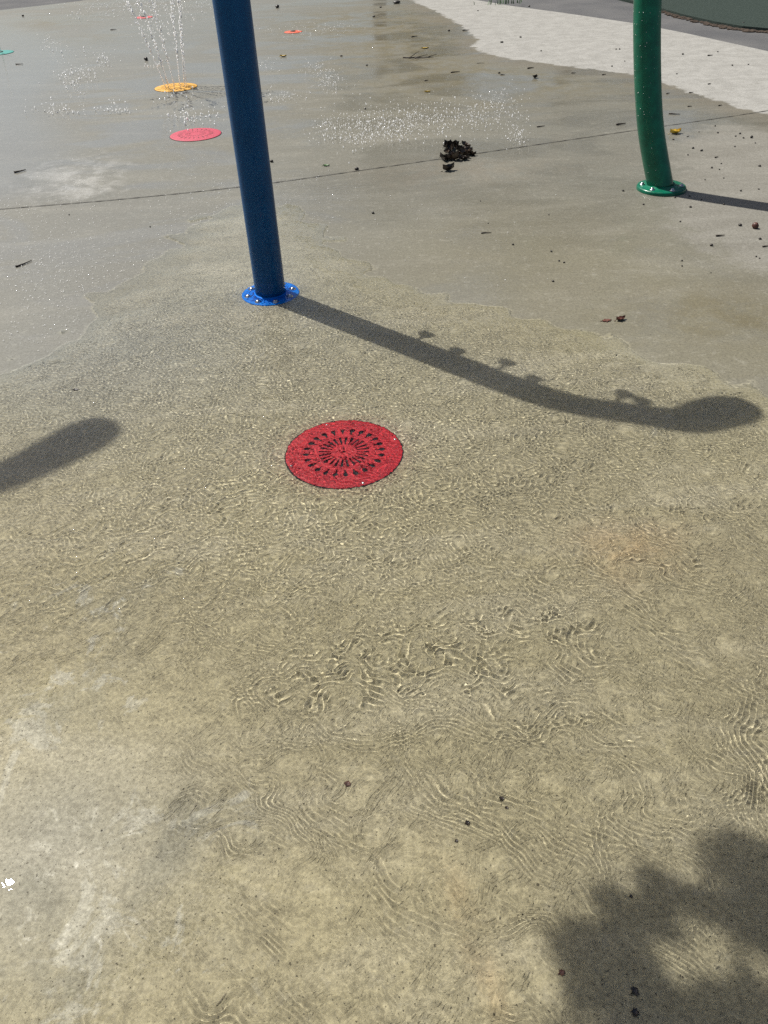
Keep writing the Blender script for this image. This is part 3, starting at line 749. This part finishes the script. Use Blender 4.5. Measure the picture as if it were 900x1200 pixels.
def ppm(px, py):
    c = at(px, py); d = (c - Vector((0, 0, CAMH))).dot(fw); return FPX / d      # survey pixels per metre there

def place(name, vf, m, px, py, rz, label, cat, group=None, z=0.0):
    o = pyobj(name, *vf, m, recv=True); p = at(px, py); o.location = (p.x, p.y, z); o.rotation_euler = (0, 0, rz)
    return tag(o, label, cat, group)

def twig(px, py, wpx, label, rz=0.0, group=None, forks=0, thick=1.0):
    L = wpx / ppm(px, py); return place('twig', twig_mesh(L, (.0022 + L * .028) * thick, int(px * 7 + py), forks), M['twig'], px, py, rz, label, 'twig', group)

def leaf(px, py, wpx, label, m, rz=0.0, curl=.35, wf=.28, z=0.0):
    L = wpx / ppm(px, py); return place('fallen_leaf', leaf_mesh('leaf', L, L * wf, curl, m, int(px + py), 1), m, px, py, rz, label, 'leaf', None, z)

def pebble(px, py, dpx, label, m='stone', group=None, flat=.65):
    return place('pebble', pebble_mesh(dpx * .5 / ppm(px, py), int(px * 3 + py), flat), M[m], px, py, random.uniform(0, 6), label, 'pebble', group)

twig(30, 311, 22, 'thin dark twig lying on sparkling wet concrete left of the blue pole', R(25))
twig(24, 202, 14, 'short black twig beside the pale patch of concrete', R(12), thick=1.5)
twig(23, 75.5, 9, 'tiny black twig on grey concrete just below the teal plate', 0, thick=1.3)
twig(133, 35, 7, 'tiny black twig on wet concrete left of the fountain spray', .2, thick=1.2)
twig(490, 68, 36, 'branching dead twig with side shoots near the pale dry concrete', R(-14), None, 6, .55)
twig(533.5, 85, 11, 'straight dark twig right of the branching twig', R(14), thick=1.3)
twig(563, 74, 9, 'pale thin twig close to the wavy dry edge', R(16), thick=.6)
twig(486, 43.5, 8, 'dark twig above the branching twig', R(10), thick=1.6)
twig(546, 36, 8, 'dark twig beside the tip of the wavy dry edge', R(-4), thick=1.4)
twig(622, 80.5, 8, 'stubby dark twig just below the dry concrete edge', 0, thick=1.8)
twig(728, 146.5, 12, 'thick black twig left of the green pole, just above the joint', R(4), thick=1.7)
twig(634, 149, 10, 'dark twig above the joint, between leaf heap and green pole', R(-3), thick=1.2)
twig(790, 134.5, 13, 'curved dark twig right of the green pole above the yellow leaf', R(-38), thick=1.2)
twig(569.5, 273, 12, 'thin dark twig on bare wet concrete below the leaf heap', R(14))
twig(844, 277, 10, 'black twig on drying concrete below the green pole shadow', R(-5), thick=1.4)
twig(898, 289.5, 9, 'short reddish twig at the right edge of the drying concrete', R(-4), thick=1.2)
twig(806, 160, 5, 'tiny bent twig beside the yellow leaf', R(50), thick=.9)
twig(832, 65.5, 6, 'dark stubby twig on the pale dry concrete', 0, thick=1.8)
twig(832, 99, 5, 'tiny dark twig near the dry edge, right of the green pole', 0, thick=1.6)
for x, y, a in ((500, 95, 0), (589, 88, -.2), (783, 110, .3), (810, 109, 0), (844, 124, .3), (808, 125, .2), (840, 185, .2), (672, 86, 0), (708, 88, .1)):
    twig(x, y, 5, 'tiny dark twig fragment scattered on the upper concrete', a, 'tiny twig fragments', thick=1.5)
pebble(171.5, 71, 5, 'round black pebble left of the fountain jets', flat=.85)
pebble(325, 9, 5, 'black pebble just right of the blue pole, far back')
pebble(418, 199, 5, 'small black pebble just below the joint, left of the leaf heap')
pebble(318.5, 190, 4.5, 'small dark pebble touching the right side of the blue pole in view')
pebble(437, 250, 3.4, 'lone dark pebble on smooth wet concrete right of the blue pole')
pebble(465, 4, 8, 'flat dark lump near the start of the dry edge', flat=.4)
pebble(884.5, 267.5, 8, 'reddish brown seed cone on the drying concrete at right', 'redstone', flat=.9)
pebble(867, 264.5, 4, 'small black pebble left of the reddish seed cone')
pebble(833.5, 288, 3.6, 'small black pebble below the black twig on drying concrete')
pebble(890.5, 280.5, 3.4, 'small black pebble just below the reddish seed cone')
pebble(880.5, 161.5, 4, 'dark pebble on concrete far right above the green pole shadow')
pebble(526, 36.5, 3, 'tiny round pebble left of the dry edge tip')
CR = [(81, 252), (176, 266), (563, 236), (643, 252), (601, 287), (646, 295), (809, 243), (797, 260), (848, 240), (799, 306), (799, 312), (886, 301), (890, 303), (833, 320), (862, 160), (867, 157), (871, 162), (885, 168), (861, 172), (806, 182), (812, 174),
      (822, 177), (834, 197), (845, 192), (843, 199), (826, 211), (890, 195), (868, 224), (889, 222), (848, 209), (808, 230), (822, 234), (838, 148), (819, 155), (841, 156), (789, 164), (791, 232), (877, 76), (800, 64), (793, 87), (841, 61), (858, 77), (871, 27),
      (730, 224), (754, 240), (732, 72), (726, 58), (722, 58), (717, 78), (588, 50), (560, 13), (610, 44), (634, 60), (27, 19), (215, 64), (430, 77), (400, 66), (428, 128), (446, 9), (438, 20), (620, 8), (585, 86), (648, 330), (655, 306), (661, 308), (572, 262)]
for i, (x, y) in enumerate(CR):
    pebble(x, y, random.uniform(1.7, 3.0), 'tiny dark crumb of debris on the open concrete', group='debris crumbs')
place('fallen_leaf', leaf_mesh('leaf', .085, .03, .5, None, 3, 1), M['yellowleaf'], 791, 156.5, .2, 'crumpled yellow leaf just right of the green pole', 'leaf')
leaf(498, 57, 9, 'small yellowish leaf beside the branching twig', M['yellowleaf'], .1, .2, .2)
leaf(332, 66.5, 8, 'small yellowish leaf scrap on splashed concrete right of the blue pole', M['yellowleaf'], -.2, .3, .25)
leaf(382.5, 194.5, 8, 'small dull green leaf on the joint right of the blue pole', M['greenleaf'], -.1, .2, .25)
leaf(501, 108, 7, 'pale yellow leaf scrap amid the splashing drops', M['yellowleaf'], -.15, .3, .2)
leaf(627, 91.5, 7, 'curled dark leaf below the dry edge, left of the green pole', M['litter'], .8, .6, .4)
leaf(727, 375, 13, 'reddish brown leaf at the edge of the rippling water', M['brownleaf'], R(24), .4, .28)
leaf(711, 376, 12, 'dull brown leaf flat in shallow water beside the reddish one', M['brownleaf'], R(12), .08, .25)
leaf(90, 459, 9, 'dim leaf under the rippled water above the left shadow', M['litter'], R(5), .1, .22)
leaf(407.5, 920, 7.5, 'dark brown leaf bit under clear water in the middle foreground', M['brownleaf'], 1.2, .2, .5)
leaf(548, 966, 6, 'dark leaf bit under water, left of the two small specks', M['litter'], .2, .2, .5)
leaf(588, 937.5, 6, 'dark leaf speck under water, upper of two', M['litter'], -.4, .2, .5)
leaf(593.5, 948, 4, 'smaller leaf speck under water, lower of two', M['litter'], .9, .2, .5)
leaf(535, 987, 4, 'tiny dark leaf speck under water in the foreground', M['litter'], .3, .2, .5)
leaf(658, 1141, 8, 'faint reddish leaf bit at the rim of the tree shadow', M['brownleaf'], .3, .2, .4)
leaf(743.5, 1163, 9, 'dark leaf bit lying in the tree shadow, upper of two', M['litter'], .5, .3, .55)
leaf(744, 1188, 9, 'dark leaf bit lying in the tree shadow, lower of two', M['litter'], -.3, .3, .5)
leaf(739, 1052, 4, 'tiny dark leaf speck at the upper rim of tree shadow', M['litter'], 0, .2, .5)
for x, y in ((210, 662), (567, 705), (569, 1020), (612, 1073), (799, 1146), (893, 1040), (348, 1145), (705, 1155), (785, 972), (262, 940), (120, 975), (310, 835), (490, 1086), (327, 996)):
    pebble(x, y, 1.8, 'tiny dark grain under the clear water', group='grains under the water')
# wet heap of leaves on the joint
hc = at(533, 181); heap = empty('leaf_heap', hc); tag(heap, 'black heap of soaked dead leaves lying across the joint line', 'leaf heap')
rh = random.Random(4); sc = 1 / ppm(533, 181)
for k in range(38):
    u = rh.random(); dx, dy = (rh.gauss(0, 7), rh.gauss(6, 14)) if u < .55 else (rh.gauss(-2, 11), rh.gauss(-10, 5))
    dx = max(-19, min(15, dx)); dy = max(-17, min(19, dy))
    L = rh.uniform(.035, .08); v, f = leaf_mesh('leaf', L, L * rh.uniform(.22, .4), rh.uniform(.2, .9), None, k, 1)
    q = Matrix.Rotation(rh.uniform(0, 6.28), 3, 'Z') @ Matrix.Rotation(rh.uniform(-.5, .5), 3, 'X') @ Matrix.Rotation(rh.uniform(-.4, .4), 3, 'Y')
    h = max(0, .035 * math.exp(-(dx / 9) ** 2 - ((dy - 8) / 14) ** 2)) * rh.random() + .012
    pyobj('leaf', [q @ p for p in v], f, M['litter' if k % 3 else 'wetbrown'], heap).location = (dx * sc * 1.12, dy * sc * 1.5, h * .6)
for dx, dy, L in ((8, -12, .07), (14, 8, .07), (19, -4, .06)):
    v, f = leaf_mesh('leaf', L, L * .35, .5, None, int(L * 999), 1); pyobj('leaf', v, f, M['litter'], heap).location = (dx * sc, dy * sc * 2, .002)
leaf(525.5, 200, 15, 'curled black leaf lying apart just below the soaked leaf heap', M['litter'], R(22), .7, .3)
# blades of grass at the far edge of the slab
gc = at(589, 4.5); parts = []
for k in range(34):
    a = rh.uniform(0, 6.28); b0 = Vector((rh.gauss(0, .14), rh.gauss(0, .05), 0)); h = rh.uniform(.03, .10); d = Vector((math.cos(a), math.sin(a), 0)) * h * .6
    w = Vector((-math.sin(a), math.cos(a), 0)) * .006
    p0, p1, p2 = b0, b0 + d * .4 + Vector((0, 0, h * .8)), b0 + d + Vector((0, 0, h))
    parts.append(([p0 - w, p0 + w, p1 + w * .8, p1 - w * .8, p2], [(0, 1, 2, 3), (3, 2, 4)]))
gt = tag(pyobj('grass_tuft', *merge(parts), M['greenleaf']), 'small green weed tuft at the far edge of the dry concrete', 'weed'); gt.location = gc

# ------------------------------------------------------------------ trees outside the view (their shade and reflections are in it)
def leaf_cloud(clusters, per, size, seed):
    r = np.random.default_rng(seed); Vs = []; Fs = 0
    out = []
    for c, rad in clusters:
        n = max(6, int(per * rad[0] * rad[1] * 4)) if isinstance(rad, tuple) else max(6, int(per * rad * rad * 4))
        rr = np.array(rad if isinstance(rad, tuple) else (rad, rad, rad * .8))
        p = r.normal(size=(n, 3)); p /= np.linalg.norm(p, axis=1)[:, None]; p *= (r.random((n, 1)) ** .45) * rr
        p += np.array(c)
        a = r.normal(size=(n, 3)); a /= np.linalg.norm(a, axis=1)[:, None]; b = np.cross(a, r.normal(size=(n, 3))); b /= np.linalg.norm(b, axis=1)[:, None]
        s = size * r.uniform(.6, 1.2, (n, 1)); q = np.stack([p - a * s, p + b * s * .45, p + a * s, p - b * s * .45], 1); out.append(q.reshape(-1, 3))
    V = np.concatenate(out); m = bpy.data.meshes.new('crown'); n = len(V) // 4
    m.vertices.add(len(V)); m.vertices.foreach_set('co', V.astype(np.float32).ravel())
    m.loops.add(len(V)); m.loops.foreach_set('vertex_index', np.arange(len(V), dtype=np.int32))
    m.polygons.add(n); m.polygons.foreach_set('loop_start', np.arange(0, len(V), 4, dtype=np.int32)); m.update(calc_edges=True)
    return m

def tree(base, h, cr, label, seed, lean=(0, 0)):
    root = empty('tree', base); tag(root, label, 'tree'); r = random.Random(seed)
    top = Vector((lean[0], lean[1], h * .62)); parts = [sweep(catmull([Vector((0, 0, -.05)), Vector((lean[0] * .3, lean[1] * .3, h * .3)), top], 6), [.22 * h / 9 * (1 - .055 * i) for i in range(13)], 14)]
    cl = []
    for k in range(11):
        a = k * 2.4 + r.uniform(-.4, .4); el = r.uniform(.1, 1.1); L = cr * r.uniform(.55, 1.0)
        s = Vector((lean[0], lean[1], h * r.uniform(.16, .60))); e = s + Vector((math.cos(a) * math.cos(el), math.sin(a) * math.cos(el), math.sin(el) * .9)) * L
        parts.append(sweep([s, s.lerp(e, .5) + Vector((0, 0, .15)), e], [.07, .045, .015], 7)); 
        cl += [(tuple(e), cr * r.uniform(.30, .48)), (tuple(s.lerp(e, .6)), cr * r.uniform(.25, .4))]
    cl.append(((lean[0], lean[1], h * .85), cr * .5))
    pyobj('trunk', *merge(parts), M['bark'], root); link('crown', leaf_cloud(cl, 75, .16, seed), M['crown'], root, smooth=False)
    return root

for i, (x, y, h, cr) in enumerate(((0.5, 26, 9.5, 3.2), (5.5, 24, 11, 3.6), (10.5, 20, 10, 3.4), (14.5, 14, 10.5, 3.5))):
    tree((x, y, -.03), h, cr, ('tall leafy tree beyond the far end of splash pad', 'broad leafy tree beyond the asphalt path', 'leafy tree past the green safety surfacing', 'leafy tree standing far to the right of the pad')[i], 40 + i)

# tree on the left: one low limb reaches over the pad and shades the lower right of the view
tb = Vector((-4.3, 0.9, 0)); tr_ = empty('tree', tb); tag(tr_, 'leafy tree left of the pad with a low limb reaching over it', 'tree')
ZL = 3.6
SH = [(676, 1108, .055, .045), (700, 1140, .07, .05), (735, 1065, .07, .035), (770, 1035, .05, .025), (800, 1058, .07, .03), (850, 1015, .045, .045), (862, 990, .03, .03), (845, 1065, .08, .03), (893, 1010, .06, .05), (893, 1060, .06, .03),
      (730, 1110, .06, .04), (720, 1180, .09, .04), (790, 1190, .10, .035), (860, 1175, .09, .03), (765, 1165, .06, .03), (900, 1190, .08, .05), (770, 1085, .05, .03), (875, 1095, .035, .02), (930, 1110, .06, .06), (945, 1040, .07, .06), (1000, 1150, .1, .1), (850, 1250, .15, .08), (700, 1270, .12, .08)]
cl = []
for px, py, rx, ry in SH:
    p = over(px, py, ZL + random.uniform(-.15, .15)) - tb; cl.append((tuple(p), (rx * .95, ry * .95, .06)))
parts = [sweep(catmull([Vector((0, 0, -.05)), Vector((-.1, -.1, 1.5)), Vector((0, -.1, 3)), Vector((-.2, -.3, 4.6)), Vector((-.3, -.5, 6))], 6), [.24 - .008 * i for i in range(25)], 14)]
lb = Vector((0, -.1, 3)); e1 = over(880, 1230, ZL) - tb; e2 = over(700, 1130, ZL) - tb; e3 = over(860, 1010, ZL) - tb
parts += [sweep(catmull([lb, lb.lerp(e1, .5) + Vector((0, -.35, .25)), e1], 8), [.09 - .003 * i for i in range(17)], 10), sweep([e1, e1.lerp(e2, .5), e2], [.022, .014, .006], 6), sweep([e1, e1.lerp(e3, .5), e3], [.022, .012, .005], 6)]
pyobj('trunk', *merge(parts), M['bark'], tr_)
big = []
for k in range(22):
    a = random.uniform(0, 6.28); big.append(((math.cos(a) * random.uniform(.2, 1.5) - .7, math.sin(a) * random.uniform(.2, 1.4) - 1.0, random.uniform(4.0, 7.0)), random.uniform(.45, .8)))
cm1 = leaf_cloud(big, 130, .10, 77)
link('crown', cm1, M['crown'], tr_, smooth=False)
link('foliage_spray', leaf_cloud(cl, 15000, .022, 78), M['crown'], tr_, smooth=False)
